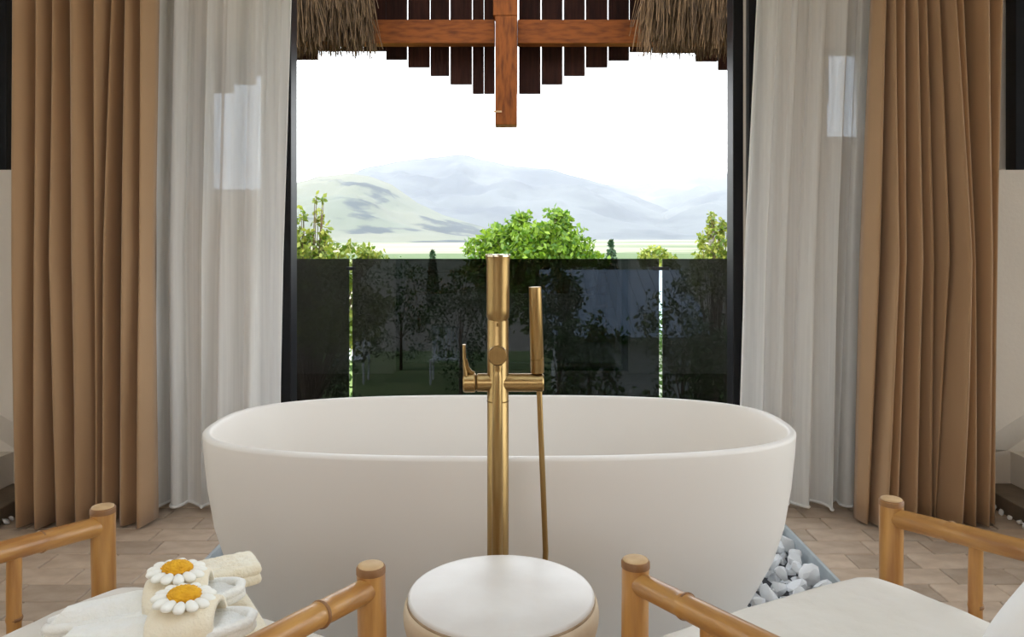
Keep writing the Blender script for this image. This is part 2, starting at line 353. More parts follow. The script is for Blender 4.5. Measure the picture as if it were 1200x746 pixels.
# thatched canopy with board gable
can = empty('thatched_canopy', (0, 5.4, -.01), label='thatched terrace canopy with dark boards and an orange cross beam', cat='canopy')
YB = 5.42
def P(px, py, Y): v = W(px, py, Y); return v.x, v.z+.01
zx = lambda z: 320+z*0.46667
boards = [(33-20, 53, 79), (57, 112, 70), (115, 168, 60), (172, 225, 60), (229, 283, 60), (285, 336, 70), (340, 393, 79), (396, 442, 89), (446, 499, 99),
          (502, 528.6, 110), (530.8, 556, 110), (559, 613, 110), (618, 671, 110), (675, 726, 99), (731, 782, 89), (786, 839, 79), (843, 893, 71), (896, 949, 61), (952, 1005, 62),
          (1008, 1060, 62), (1062, 1115, 72), (1118, 1171, 82)]
for k in range(1, 5):
    boards.append((33-20-55.5*k+2, 33-20-55.5*(k-1)-2, 79+10*k)); boards.append((1118+55.5*k, 1171+55.5*k, 82+10*k))
for a, b, yb in boards:
    x0, z0 = P(zx(a-.7), yb, YB); x1, _ = P(zx(b+.7), yb, YB)
    top = 3.35-0.28*abs((x0+x1)/2)
    o = obj('board', box(x0, x1, -.011, .011, z0, top, bevel=.002, seg=1), M['plank'], can); o.location = (0, YB-5.4, 0)
YP = 5.30
for a, b in ((336-60, 580), (606.5, 860+60)):
    x0, z1 = P(a, 25, YP); x1, z0 = P(b, 52.5, YP)
    obj('tie_beam', box(x0, x1, -.045, .06, z0, z1, bevel=.004), M['beam'], can, loc=(0, YP-5.4, 0))
x0, z0 = P(580.5, 147, YP-.05); x1, z1 = P(606, 20.5, YP-.05)
obj('king_post', box(x0, x1, -.045, .1, z0, z1, bevel=.004), M['kpost'], can, loc=(0, YP-.05-5.4, 0))
x0, _ = P(578, 20, YP-.05); x1, _ = P(606.5, 20, YP-.05)
obj('upper_post', box(x0, x1, -.045, .1, z1+.002, 3.3, bevel=.004), M['kpost'], can, loc=(0, YP-.05-5.4, 0))
# little pale sliver on the king post
a = P(578.5, 131.5, YP-.1); c = P(588, 130, YP-.1)
obj('wood_splinter', box(a[0], c[0], -.004, .004, a[1], c[1]+.002), M['bambooend'], can, loc=(0, YP-.1-5.4, 0))
for s in (-1, 1):
    obj('corner_post', box(s*2.6-.06, s*2.6+.06, -.06, .06, 0, 2.75, bevel=.005), M['kpost'], can, loc=(0, -.05, 0))
# thatch: two eaves that hang in front of the beam, and the slopes over them
def thatch(px0, px1, seed, slant):
    r = random.Random(seed); b = bmesh.new()
    Yt = 5.05
    x0 = P(px0, 0, Yt)[0]; x1 = P(px1, 0, Yt)[0]
    n = 2700
    for i in range(n):
        yo = r.uniform(-.16, .10); x = r.uniform(x0, x1); lay = r.random()
        zb = 2.375+.03*r.gauss(0, 1)+(.2*lay if lay > .5 else 0) + .25*max(0, -yo-.05)
        if r.random() < .03: zb -= r.uniform(.01, .045)
        L = r.uniform(.25, .6)
        dx = r.gauss(0, .035)*L/.4 - slant*.03
        top = Vector((x, yo*.6-.02, min(zb+L, 3.0))); bot = Vector((x+dx, yo-.03, zb))
        mid = (top+bot)/2+Vector((r.gauss(0, .012), r.gauss(0, .012), 0))
        wdt = r.uniform(.0028, .0052); pts = [top, mid, bot]; prev = None
        ang = r.uniform(0, math.pi); u = Vector((math.cos(ang), math.sin(ang)*.5, 0))*wdt; v = Vector((-u.y, u.x, 0))*.8
        for p, sc in zip(pts, (1, 1, .55)):
            ring = [b.verts.new(p+u*sc), b.verts.new(p-u*sc*.5+v*sc), b.verts.new(p-u*sc*.5-v*sc)]
            if prev:
                for q in range(3): b.faces.new((prev[q], prev[(q+1) % 3], ring[(q+1) % 3], ring[q]))
            prev = ring
        b.faces.new(prev)
    o = obj('thatch_eave', b, M['thatch'], can, loc=(0, Yt-5.4, 0)); o['kind'] = 'stuff'
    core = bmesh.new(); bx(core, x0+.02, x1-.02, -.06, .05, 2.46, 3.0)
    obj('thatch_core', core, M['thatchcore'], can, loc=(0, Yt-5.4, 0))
thatch(250, 431, 1, -1); thatch(758, 950, 2, 1)
for s in (-1, 1):
    b = bmesh.new()
    loft(b, [[Vector((s*x, yy, z)) for x, z in ((.03, 3.30), (2.9, 2.62), (2.9, 2.92), (.03, 3.62))] for yy in (-.55, .12)])
    obj('roof_slope', fixn(b), M['thatch'], can)

# ================================================================== BATHTUB
TX, TY = -.037, 2.415
prof = [(-.085, .64, .235), (-.07, .665, .255), (-.03, .70, .277), (.03, .735, .298), (.10, .775, .322), (.20, .826, .354), (.30, .856, .378), (.42, .875, .396), (.52, .884, .408), (.568, .887, .412)]
def sring(a, b, z, n=112, e=2.75):
    out = []
    for i in range(n):
        t = 2*math.pi*i/n; c, s = math.cos(t), math.sin(t)
        out.append(Vector((math.copysign(abs(c)**(2/e), c)*a, math.copysign(abs(s)**(2/e), s)*b, z)))
    return out
rings = [sring(a, b, z) for z, a, b in prof]
rings += [sring(.8865, .4115, .576), sring(.882, .407, .580), sring(.870, .395, .580), sring(.866, .391, .577), sring(.863, .388, .568)]
for z, a, b in reversed(prof[2:-1]): 
    zz = max(z+.03, .10)
    if z >= .1: rings.append(sring(a-.026, b-.026, z))
rings += [sring(.70, .255, .05), sring(.60, .20, .035), sring(.3, .1, .03)]
b = bmesh.new(); loft(b, rings)
tub = empty('bathtub', (TX, TY, 0), label='freestanding oval white bathtub with curved sides on white pebbles', cat='bathtub')
obj('shell', fixn(b), M['tub'], tub, smooth=True)
b = bmesh.new(); lathe(b, [(.035, 0), (.035, .004), (.03, .007), (.0, .007)][:3], 24, (0, 0, .031)); obj('drain_cap', b, M['brass'], tub, smooth=True)

# ================================================================== FAUCET
S = 1.85/F
fx, fy = (583.5-CX)*S, 1.85
fz = lambda py: CAMZ+(HZ-py)*S
fau = empty('bath_faucet', (fx, fy, -.085), label='brushed brass floor standing bath mixer in front of the tub', cat='faucet')
def fp(name, bm_, m=M['brass'], parent=None, sm=True):
    bmesh.ops.translate(bm_, verts=bm_.verts[:], vec=(-0, -0, .085)); o = obj(name, bm_, m, parent or fau, smooth=sm); auto(o); return o
b = bmesh.new(); lathe(b, [(.06, -.085), (.06, -.073), (.055, -.07), (.027, -.07)], 40); fp('base_flange', b)
b = bmesh.new(); lathe(b, [(.0255, -.075), (.0255, fz(376)), (.0235, fz(374))], 40); col = fp('column', b)
b = bmesh.new(); lathe(b, [(.0262, fz(470)), (.0262, fz(470)+.003)], 40); fp('seam_ring', b, M['brassd'], col)
b = bmesh.new(); lathe(b, [(.0225, fz(376)), (.0268, fz(371)), (.0272, fz(362)), (.0272, fz(310)), (.0285, fz(303)), (.0292, fz(299.5))], 40, cap1=False); 
lathe(b, [(.0292, fz(299.5)), (.0275, fz(298.5))], 40, cap0=False, cap1=True); sp = fp('spout_body', b)
b = bmesh.new(); lathe(b, [(.0297, fz(300.5)), (.0297, fz(298.3)), (.0285, fz(297.6))], 40); fp('top_cap', b, M['cap'], sp)
b = bmesh.new(); tube(b, [(0, .01, fz(335)), (0, .20, fz(335)), (0, .225, fz(338)), (0, .235, fz(350))], .019, 20); fp('spout', b, M['brass'], sp)
b = bmesh.new(); lathe(b, [(.003, fz(381)), (.003, fz(377))], 8, (0, -.0255, 0)); fp('set_screw', b, M['brassd'], col)
zc = fz(448)
def hcyl(x0, x1, r, z, y=0, bev=.003, n=32):
    b = bmesh.new(); s = 1 if x1 > x0 else -1
    pr = [(r-bev, x0), (r, x0+s*bev), (r, x1-s*bev), (r-bev, x1)]
    loft(b, [[Vector((x, y+q*math.cos(2*math.pi*i/n), z+q*math.sin(2*math.pi*i/n))) for i in range(n)] for q, x in pr])
    return fixn(b)
px = lambda x: (x-583.5)*S
fp('valve_body', hcyl(px(583), px(558.5), .0215, zc))
hd = fp('handle_hub', hcyl(px(557.6), px(543), .0232, zc))
b = bmesh.new()
lv = [(px(547), -.004, zc+.015), (px(546.0), -.005, fz(435)), (px(544.5), -.006, fz(424)), (px(544), -.007, fz(410)), (px(544), -.0075, fz(403))]
rr = []
for k, p in enumerate(lv):
    ww = [.0075, .0062, .0045, .0042, .0040][k]; dd = [.014, .013, .012, .011, .0095][k]
    rr.append([Vector(p)+Vector((ww*math.cos(2*math.pi*i/16), dd*math.sin(2*math.pi*i/16), 0)) for i in range(16)])
loft(b, rr); fp('lever', fixn(b), M['brass'], hd)
b = bmesh.new(); tube(b, [(px(556), -.004, fz(437)), (px(551), -.005, fz(435.2)), (px(547.5), -.005, fz(430)), (px(545.5), -.005, fz(420))], [.004, .0055, .0055, .004], 12); fp('lever_curve', b, M['brass'], hd)
arm = fp('shower_arm', hcyl(px(584), px(637), .0215, zc))
b = bmesh.new(); lathe(b, [(.006, fz(441)), (.006, fz(436))], 16, (px(630), 0, 0)); fp('holder_pin', b, M['brassd'], arm)
b = bmesh.new(); n = 28
A, B = Vector((px(629.8), 0, fz(437))), Vector((px(627), 0, fz(336)))
pts = [A, A+(B-A)*.01, B-(B-A)*.006, B]; tube(b, pts, [.0145, .0160, .0150, .0138], 28)
hs = fp('hand_shower', b)
b = bmesh.new(); tube(b, [A.lerp(B, .155), A.lerp(B, .165)], .01615, 28); fp('seam_ring', b, M['brassd'], hs)
# hose of the hand shower, hangs from the arm end
b = bmesh.new(); tube(b, [(px(632), 0, fz(456)), (px(633.5), -.002, fz(500)), (px(636), -.004, fz(560)), (px(639.3), -.005, fz(645)), (px(637), -.006, fz(690)), (px(620), -.008, -.05)], .0068, 14)
fp('shower_hose', b)
# outlet knob on the viewer's side, with its pipe hanging down the column
b = bmesh.new(); n = 32
loft(b, [[Vector((r*math.cos(2*math.pi*i/n), yv, fz(413)+r*math.sin(2*math.pi*i/n))) for i in range(n)] for r, yv in ((.0195, -.02), (.0205, -.036), (.0225, -.038), (.0225, -.052), (.0205, -.055))])
kn = fp('diverter_knob', fixn(b))
b = bmesh.new(); tube(b, [(0, -.045, fz(424)), (0, -.045, fz(431))], .0105, 20); fp('hose_nut', b, M['brass'], kn)
b = bmesh.new(); tube(b, [(0, -.045, fz(430)), (0, -.045, fz(437)), (-.001, -.044, fz(520)), (-.001, -.042, fz(640)), (0, -.04, -.06)], [.0085, .0105, .012, .0125, .0125], 20); fp('drop_pipe', b)

# ================================================================== STOOL
sx, sy = (587.5-CX)/F*1.415, 1.415
st = empty('side_stool', (sx, sy, 0), label='round drum stool with pale stone top and cream curved side', cat='stool')
b = bmesh.new(); lathe(b, [(.118, .0), (.124, .006), (.120, .06), (.112, .16), (.114, .26), (.130, .34), (.152, .39), (.168, .425), (.1762, .455), (.1772, .470), (.1750, .482), (.1712, .4895)], 72); obj('body', b, M['stoolside'], st, smooth=True)
b = bmesh.new(); lathe(b, [(.1712, .488), (.1708, .4915), (.1690, .4935)], 72); obj('rim', b, M['stoolrim'], st, smooth=True)
b = bmesh.new(); lathe(b, [(.1692, .490), (.1690, .4965), (.1675, .4990), (.164, .4998), (.08, .5), (.01, .5)], 72); auto(obj('top_slab', b, M['stooltop'], st, smooth=True), 60)

# ================================================================== BAMBOO CHAIRS
def bamboo(name, p0, p1, r, parent, nodes=(), endcap=False, seed=0):
    rr = random.Random(seed); p0, p1 = Vector(p0), Vector(p1); L = (p1-p0).length; b = bmesh.new()
    ts = sorted(set([0, 1]+[min(1, max(0, n+d)) for n in nodes for d in (-.022/L, -.008/L, 0, .008/L, .022/L)]+[i/8 for i in range(9)]))
    pts, rad = [], []
    wob = Vector((rr.uniform(-1, 1), rr.uniform(-1, 1), 0))*.003
    for t in ts:
        q = r*(1+.02*math.sin(7*t+seed))
        for n in nodes:
            d = abs(t-n)*L
            if d < .004: q = r*1.10
            elif d < .012: q = r*.985
        pts.append(p0.lerp(p1, t)+wob*math.sin(math.pi*t)); rad.append(q)
    tube(b, pts, rad, 24)
    o = obj(name, b, M['bambooy'] if abs((p1-p0).y) > abs((p1-p0).z) else M['bamboo'], parent, smooth=True); auto(o, 55)
    for n in nodes:
        c = p0.lerp(p1, n); d = (p1-p0).normalized()
        b = bmesh.new(); tube(b, [c-d*.0032, c, c+d*.0032], [r*1.07, r*1.125, r*1.07], 24); obj('node_ring', b, M['bamboodark'], o, smooth=True)
    if endcap:
        d = (p1-p0).normalized()
        b = bmesh.new(); tube(b, [p1-d*.010, p1-d*.001, p1+d*.002], [r*1.035, r*1.035, r*.96], 24); auto(obj('burnt_end', b, M['bamboodark'], o, smooth=True))
        b = bmesh.new(); tube(b, [p1+d*.0005, p1+d*.004, p1+d*.0055], [r*.93, r*.88, r*.6], 24); obj('cut_end', b, M['bambooend'], o, smooth=True)
    return o
def cushion(name, w_, d_, t_, parent, loc, m, rot=(0, 0, 0), crown=.012, e=9, seed=0, wr=.004):
    b = bmesh.new(); nx, ny = 44, 40
    def h(u, v): return (1-abs(u)**e)**(1/2.6)*(1-abs(v)**e)**(1/2.6)
    V = {}
    for sgn in (1, -1):
        for i in range(nx+1):
            for j in range(ny+1):
                u, v = i/nx*2-1, j/ny*2-1
                u = math.copysign(abs(u)**.75, u); v = math.copysign(abs(v)**.75, v)
                k = h(u, v)
                cr = 1-.035*(u*u*v*v)**2
                wrk = noise.noise(Vector((u*5+seed, v*5, sgn)))*wr+noise.noise(Vector((u*14+seed, v*9, sgn*3)))*wr*.5
                z = sgn*(t_/2*k)+(sgn > 0)*(crown*(1-u*u)*(1-v*v)+wrk*k)
                edge = i in (0, nx) or j in (0, ny)
                if edge and sgn < 0: V[(sgn, i, j)] = V[(1, i, j)]; continue
                V[(sgn, i, j)] = b.verts.new((u*w_/2*cr, v*d_/2*cr, z if not edge else 0))
    for sgn in (1, -1):
        for i in range(nx):
            for j in range(ny):
                q = [V[(sgn, i, j)], V[(sgn, i+1, j)], V[(sgn, i+1, j+1)], V[(sgn, i, j+1)]]
                b.faces.new(q if sgn > 0 else q[::-1])
    o = obj(name, b, m, parent, smooth=True, loc=loc); o.rotation_euler = rot; return o
def chair(front_mid, rz, label, seed):
    c = empty('bamboo_armchair', (front_mid[0], front_mid[1], 0), rz, label=label, cat='armchair', group='bamboo armchairs facing the bathtub')
    hw, dp = .331, .70; r = .0235
    for s in (-1, 1):
        bamboo('front_leg', (s*hw, 0, 0), (s*hw, 0, .596), r, c, nodes=(.30, .62), endcap=True, seed=seed+s)
        bamboo('rear_leg', (s*hw, -dp+.04, 0), (s*hw, -dp-.16, .80), r, c, nodes=(.33, .7), endcap=True, seed=seed+3+s)
        bamboo('armrest', (s*hw, .0, .561), (s*hw, -dp-.06, .628), .019, c, nodes=(.17, .62), seed=seed+6+s)
        bamboo('arm_spindle', (s*hw, -.178, .36), (s*hw, -.178, .572), .0125, c, nodes=(.42,), seed=seed+9+s)
        bamboo('arm_spindle', (s*hw, -.47, .36), (s*hw, -.47, .60), .0125, c, nodes=(.5,), seed=seed+12+s)
        bamboo('side_rail', (s*hw, 0, .36), (s*hw, -dp, .36), .02, c, nodes=(.5,), seed=seed+15+s)
    bamboo('seat_rail', (-hw, 0, .36), (hw, 0, .36), .02, c, nodes=(.5,), seed=seed+20)
    bamboo('seat_rail', (-hw, -dp, .36), (hw, -dp, .36), .02, c, nodes=(.4,), seed=seed+21)
    for z, yy in ((.50, -dp-.06), (.76, -dp-.145)): bamboo('back_rail', (-hw, yy, z), (hw, yy, z), .018, c, nodes=(.35, .75), seed=seed+22)
    for k in range(7):
        x = -hw+(k+1)*2*hw/8; bamboo('seat_slat', (x, 0, .368), (x, -dp, .368), .012, c, seed=seed+30+k)
        bamboo('back_slat', (x, -dp-.06, .50), (x, -dp-.145, .76), .010, c, seed=seed+40+k)
    return c
cl = chair((-.5335, 1.436), math.radians(-25.6), 'bamboo armchair with daisy slippers on its cream seat cushion', 1)
cr = chair((.502, 1.4715), math.radians(27.9), 'bamboo armchair with an empty cream seat and white pillow', 50)
def on_chair(c, x, y, z):
    a = c.rotation_euler[2]; l = c.location
    return (l[0]+x*math.cos(a)-y*math.sin(a), l[1]+x*math.sin(a)+y*math.cos(a), z)
for c, lab, sd_ in ((cl, 'cream seat cushion under the daisy slippers', 3), (cr, 'bare cream seat cushion with creases in front of the pillow', 9)):
    o = cushion('seat_cushion', .605, .69, .074, None, on_chair(c, 0, -.31, .4225), M['cushion'], (0, 0, c.rotation_euler[2]), seed=sd_, wr=.0035, crown=.004)
    tag(o, lab, 'cushion', 'seat cushions on the armchairs')
o = cushion('pillow', .32, .40, .14, None, on_chair(cr, .138, -.505, .650), M['pillow'], (math.radians(122), 0, cr.rotation_euler[2]), e=5, seed=5, wr=.008, crown=0)
tag(o, 'white pillow leaning at the back of the empty armchair', 'pillow')

# ------------------------------------------------------------------ slippers and folded towel on the first chair
def slipper(loc, rz, label, flip):
    s = empty('slipper', loc, rz, label=label, cat='slipper', group='daisy slippers on the armchair')
    s.rotation_euler = (0, math.radians(-6.5), rz)
    L = .31
    def half(t):   # half width along the sole, heel t=0 -> toe t=1
        return .046*(math.sin(math.pi*min(1, max(0, t)))**.42)*(0.80+.24*sstep(.35, .8, t))
    def sole(z0, z1, g, m, nm, par):
        b = bmesh.new(); n = 30; out = []
        for z, sh in ((z0, g-.004), (z0+.004, g), (z1-.004, g), (z1, g-.004)):
            ring = []
            for k in range(n+1): t = k/n; ring.append(Vector(((t-.5)*(L+2*sh)+0, half(t)+sh if 0 < k < n else .004, z)))
            for k in range(n, -1, -1): t = k/n; ring.append(Vector(((t-.5)*(L+2*sh)+0, -(half(t)+sh if 0 < k < n else .004), z)))
            out.append(ring)
        loft(b, out); return obj(nm, fixn(b), m, par, smooth=True)
    sole(0, .016, .004, M['terrywhite'], 'sole', s)
    # soft footbed
    b = bmesh.new(); n = 36; mm = 14; G = []
    for k in range(n+1):
        t = k/n; hwid = max(half(t)-.002, .002); rowv = []
        for j in range(mm+1):
            v = j/mm*2-1
            z = .015+(.028-.022*sstep(.4, .75, t))*(1-v*v*v*v)*min(1, math.sin(math.pi*t)*3+.02)+.0018*noise.noise(Vector((t*10+flip*9, v*3, 1)))
            if abs(v) > .7: z += .006*sstep(.7, .9, abs(v))*(t > .05)
            rowv.append(b.verts.new(((t-.5)*L, v*hwid, z)))
        G.append(rowv)
    for k in range(n):
        for j in range(mm): b.faces.new((G[k][j], G[k+1][j], G[k+1][j+1], G[k][j+1]))
    obj('footbed', fixn(b), M['terrywhite'], s, smooth=True)
    # rim piping
    b = bmesh.new(); pts = []
    for k in range(41): t = .01+.98*k/40; pts.append(((t-.5)*L, half(t)+.001, .019))
    for k in range(40, -1, -1): t = .01+.98*k/40; pts.append(((t-.5)*L, -(half(t)+.001), .019))
    tube(b, pts, .0085, 10); obj('rim_piping', b, M['terrywhite'], s, smooth=True)
    # broad strap, an arch with thickness
    b = bmesh.new(); n = 24; x0, x1 = .003, .105; rings = []
    def arc(x, off, k):
        a = math.pi*k/n; t = x/L+.5; hwid = half(t)+.007+off
        return Vector((x, hwid*math.cos(a)*(1 if abs(math.cos(a)) < .98 else 1), .006+(.052+off)*math.sin(a)**.6 if 0 < k < n else .006))
    nxs = 10
    O = [[b.verts.new(arc(x0+(x1-x0)*i/nxs, .004*math.sin(math.pi*i/nxs)**.4, k)) for k in range(n+1)] for i in range(nxs+1)]
    I = [[b.verts.new(arc(x0+(x1-x0)*i/nxs, -.008, k)) for k in range(n+1)] for i in range(nxs+1)]
    for i in range(nxs):
        for k in range(n):
            b.faces.new((O[i][k], O[i+1][k], O[i+1][k+1], O[i][k+1])); b.faces.new((I[i][k+1], I[i+1][k+1], I[i+1][k], I[i][k]))
    for i in (0, nxs):
        for k in range(n): b.faces.new((O[i][k], O[i][k+1], I[i][k+1], I[i][k]))
    stp = obj('strap', fixn(b), M['terry'], s, smooth=True)
    # daisy
    cxp, czp = (x0+x1)/2, .067
    fl = empty('daisy', (cxp, 0, czp)); fl.parent = s; fl.scale = (1.22, 1.22, 1.1); fl.rotation_euler = (0, math.radians(11), 0)
    bpet = bmesh.new(); bmesh.ops.create_uvsphere(bpet, u_segments=12, v_segments=8, radius=1)
    mp_ = bpy.data.meshes.new('petal')
    for v in bpet.verts: v.co = Vector((v.co.x*.0125, v.co.y*.0076*(1+.25*v.co.x), v.co.z*.0062))
    bpet.to_mesh(mp_); bpet.free(); mp_.materials.append(M['petal']); mp_.polygons.foreach_set('use_smooth', [True]*len(mp_.polygons))
    NP = 13
    for k in range(NP):
        a = 2*math.pi*k/NP+.1*flip; o = bpy.data.objects.new('petal', mp_); COL.objects.link(o); o.parent = fl
        o.location = (.0285*math.cos(a), .0285*math.sin(a), .001*(k % 2)-.0005); o.rotation_euler = (0, .10, a)
    b = bmesh.new(); bmesh.ops.create_uvsphere(b, u_segments=64, v_segments=40, radius=1)
    for v in b.verts:
        q = 1+.13*noise.noise(v.co*9+Vector((flip*3, 0, 0)))+.09*noise.noise(v.co*19)
        v.co = Vector((v.co.x*.0205*q, v.co.y*.0205*q, v.co.z*.0105*q+.004))
    obj('flower_centre', b, M['yolk'], fl, smooth=True)
    return s
zc_ = .462
PT = math.radians(-9)
slipper((-.565, 1.226, zc_+.039), math.radians(5), 'cream terry slipper with daisy, the one nearer the stool', 0)
slipper((-.618, 1.318, zc_+.039), math.radians(14), 'cream terry slipper with daisy, behind the other slipper', 1)
tw = empty('folded_towel', (-.500, 1.295, .468), math.radians(-58), label='folded cream towel under the toes of the slippers', cat='towel')
for k in range(3):
    cushion('fold', .30-.006*k, .17-.004*k, .014, tw, (0, 0, .0075+k*.0075), M['terry'], e=14, seed=k*7, wr=.002, crown=.001)
for k in range(2):
    cushion('fold', .085, .115, .022, tw, (-.152, .054, .0405+k*.018), M['terry'], e=10, seed=30+k, wr=.002, crown=.002)

# ================================================================== CURTAINS
def drape(name, lobes, Yb, amp, label, z0, z1, ylev, mt, parent_kind='curtain', seed=0):
    # lobes: (xl, xr) pixel limits of every fold at the three heights, top / middle / bottom
    b = bmesh.new(); nz = 26; ns = 12; grid = []
    r = random.Random(seed); A = [r.uniform(.75, 1.2) for _ in lobes]
    for iz in range(nz+1):
        f = iz/nz; z = z0+(z1-z0)*f
        py = HZ-(z-CAMZ)/Yb*F
        rowp = []
        for li, (T, Mi, Bo) in enumerate(lobes):
            def at(k):
                y0, y1, y2 = ylev
                if py <= y1: t = (py-y0)/(y1-y0); return T[k]+(Mi[k]-T[k])*max(-.5, t)
                t = min(1.1, (py-y1)/(y2-y1)); return Mi[k]+(Bo[k]-Mi[k])*t
            q_ = [.055, 0] if lobes[0][0][0] < CX else [0, .055]; g_ = (li+.5)/len(lobes); sh_ = Yb-(q_[0]*(1-g_)+q_[1]*g_)
            xl, xr = (at(0)-CX)/F*sh_, (at(1)-CX)/F*sh_
            wd = xr-xl; am = amp*A[li]*min(1.25, .55+wd/.11)*(0.9+.1*math.sin(f*5+li))
            for k in range(ns+1):
                s = k/ns
                xx = xl+wd*(s+.07*math.sin(2*math.pi*s))
                rowp.append(Vector((xx, Yb-am*(math.sin(math.pi*s)**.75 if 0 < s < 1 else 0)*(1+.12*math.sin(3*s+li)), z)))
            rowp.append(Vector((xr+.003, Yb+.06, z)))
        rowp.pop(); grid.append([b.verts.new(p) for p in rowp])
    for a, c in zip(grid, grid[1:]):
        for i in range(len(a)-1): b.faces.new((a[i], a[i+1], c[i+1], c[i]))
    o = obj(name, b, mt, None, smooth=True)
    sm = o.modifiers.new('thickness', 'SOLIDIFY'); sm.thickness = .0025; sm.offset = 1
    return tag(o, label, 'curtain', 'brown floor length curtains')
L = [((9, 44), (13, 44), (17, 46)), ((44, 61), (44, 58), (47, 68)), ((63, 80), (58, 81), (69, 94)), ((82, 115), (82, 113), (91, 114)), ((115, 134), (114, 124), (115, 120)), ((134, 147), (124, 138), (120, 138)), ((148, 172), (144, 173), (140, 171)), ((172, 186), (173, 181), (171, 185))]
drape('brown_curtain', L, 3.17, .105, 'tan floor length curtain hanging left of the bathtub', .012, 2.74, (0, 300, 610), M['curtain'], seed=3)
L = [((1021, 1034), (1008, 1025), (1001, 1012)), ((1034, 1043), (1026, 1045), (1013, 1030)), ((1043, 1060), (1045, 1062), (1030, 1050)), ((1060, 1071), (1062, 1080), (1051, 1071)), ((1072, 1084), (1081, 1094), (1078, 1092)), ((1085, 1098), (1096, 1110), (1092, 1094.5)), ((1099, 1113), (1110, 1128), (1095, 1121)), ((1114, 1130), (1130, 1142), (1122, 1142)), ((1136, 1160), (1142, 1163), (1142, 1156)), ((1160, 1177), (1163, 1172), (1156, 1167))]
drape('brown_curtain', L, 3.17, .10, 'tan floor length curtain hanging right of the bathtub', .012, 2.74, (0, 300, 605), M['curtain'], seed=8)

def sheer(name, edges, Yb, label, z0, z1, seed, waves):
    # edges: left and right pixel limit at top / middle / bottom
    b = bmesh.new(); nz = 40; n = 260; grid = []; r = random.Random(seed)
    ph = [r.uniform(0, 6.28) for _ in range(8)]
    for iz in range(nz+1):
        f = iz/nz; z = z0+(z1-z0)*f; py = HZ-(z-CAMZ)/Yb*F; rowp = []
        def at(i):
            T, Mi, Bo = edges[i]
            return T+(Mi-T)*max(-.5, py/300) if py <= 300 else Mi+(Bo-Mi)*min(1.05, (py-300)/305)
        xl, xr = (at(0)-CX)/F*Yb, (at(1)-CX)/F*Yb
        gather = .35+.65*(1-f)          # tighter pleats at the rail, loose swings at the hem
        for i in range(n+1):
            u = i/n
            uu = u+.012*math.sin(2*math.pi*3*u+ph[0])+.006*math.sin(2*math.pi*7*u+ph[1])
            th = 2*math.pi*waves*uu
            yv = (.040*(1-.35*f)+.026*max(0, 1-f*2.2))*math.sin(th+.4*math.sin(f*2+ph[2]))*(.35+.65*math.sin(5.1*u+ph[1])**2)+.006*f*math.sin(2.7*th+ph[3])+.012*math.sin(.5*th+ph[4])
            xv = xl+(xr-xl)*u+.016*(1-.3*f)*math.sin(1.37*th+ph[5])*(.4+.6*math.sin(3.3*u+ph[7])**2)+.004*f*math.sin(4.1*th+ph[6])
            fade = min(1, u*12, (1-u)*12); xv = xl+(xr-xl)*u+(xv-xl-(xr-xl)*u)*fade
            rowp.append(Vector((xv, Yb+yv, z)))
        grid.append([b.verts.new(p) for p in rowp])
    hem_pts = [v.co.copy() for v in grid[0]]; le = [g[0].co.copy() for g in grid]; re = [g[-1].co.copy() for g in grid]
    for a, c in zip(grid, grid[1:]):
        for i in range(n): b.faces.new((a[i], a[i+1], c[i+1], c[i]))
    o = obj(name, b, M['sheer'], None, smooth=True); tag(o, label, 'curtain', 'white voile curtains')
    h = bmesh.new(); tube(h, hem_pts, .0065, 6); obj('hem', h, M['hem'], o, smooth=True)
    for e in (le, re): h = bmesh.new(); tube(h, e, .0026, 6); obj('side_hem', h, M['hem'], o, smooth=True)
    return o
sheer('voile_curtain', ((188, 182, 186), (340, 331, 326)), 3.30, 'sheer white voile curtain beside the thatch, left of the tub', .022, 2.74, 5, 5)
sheer('voile_curtain', ((887, 872, 862), (1023, 1011, 1001)), 3.30, 'sheer white voile curtain right of the tub by the black jamb', .022, 2.74, 12, 5)
for s in (-1, 1):
    for yy, nm, lb in ((3.17, 'curtain_rail', 'ceiling rail of the tan curtain'), (3.30, 'voile_rail', 'ceiling rail of the white voile')):
        x0, x1 = sorted((s*.9, s*2.15)); o = obj(nm, box(x0, x1, yy-.012, yy+.012, 2.74, 2.80), M['black'])
        tag(o, lb+(' on the left' if s < 0 else ' on the right'), 'curtain rail')

# ================================================================== WHITE STONES
SM = []
for k in range(9):
    b = bmesh.new(); bmesh.ops.create_icosphere(b, subdivisions=2, radius=1)
    r = random.Random(k+40)
    planes = [(Vector((r.gauss(0, 1), r.gauss(0, 1), r.gauss(0, 1))).normalized(), r.uniform(.48, .72)) for _ in range(8)]
    for v in b.verts:
        p = v.co.copy()
        for nrm, d in planes:
            q = p.dot(nrm)
            if q > d: p -= nrm*(q-d)*.97
        p *= 1+.05*noise.noise(p*2.5+Vector((k, 0, 0))); v.co = p
    me = bpy.data.meshes.new('marble_pebble'); b.to_mesh(me); b.free(); me.materials.append(M['stone'])
    me.polygons.foreach_set('use_smooth', [True]*len(me.polygons)); me.set_sharp_from_angle(angle=math.radians(28)); SM.append(me)
def inside_tub(x, y, z, m):
    for zz, a, b in prof:
        if zz >= z: break
    return (abs(x-TX)/(a+m))**2.75+(abs(y-TY)/(b+m))**2.75 < 1
pebbles = 0
def pebble(x, y, z, s, r, group, label):
    global pebbles
    o = bpy.data.objects.new('marble_pebble', r.choice(SM)); COL.objects.link(o); pebbles += 1
    o.location = (x, y, z); o.rotation_euler = (r.uniform(0, 6.3), r.uniform(0, 6.3), r.uniform(0, 6.3))
    o.scale = (s*r.uniform(.9, 1.3), s*r.uniform(.8, 1.1), s*r.uniform(.65, .95))
    tag(o, label, 'stone', group)
r = random.Random(5)
placed = []
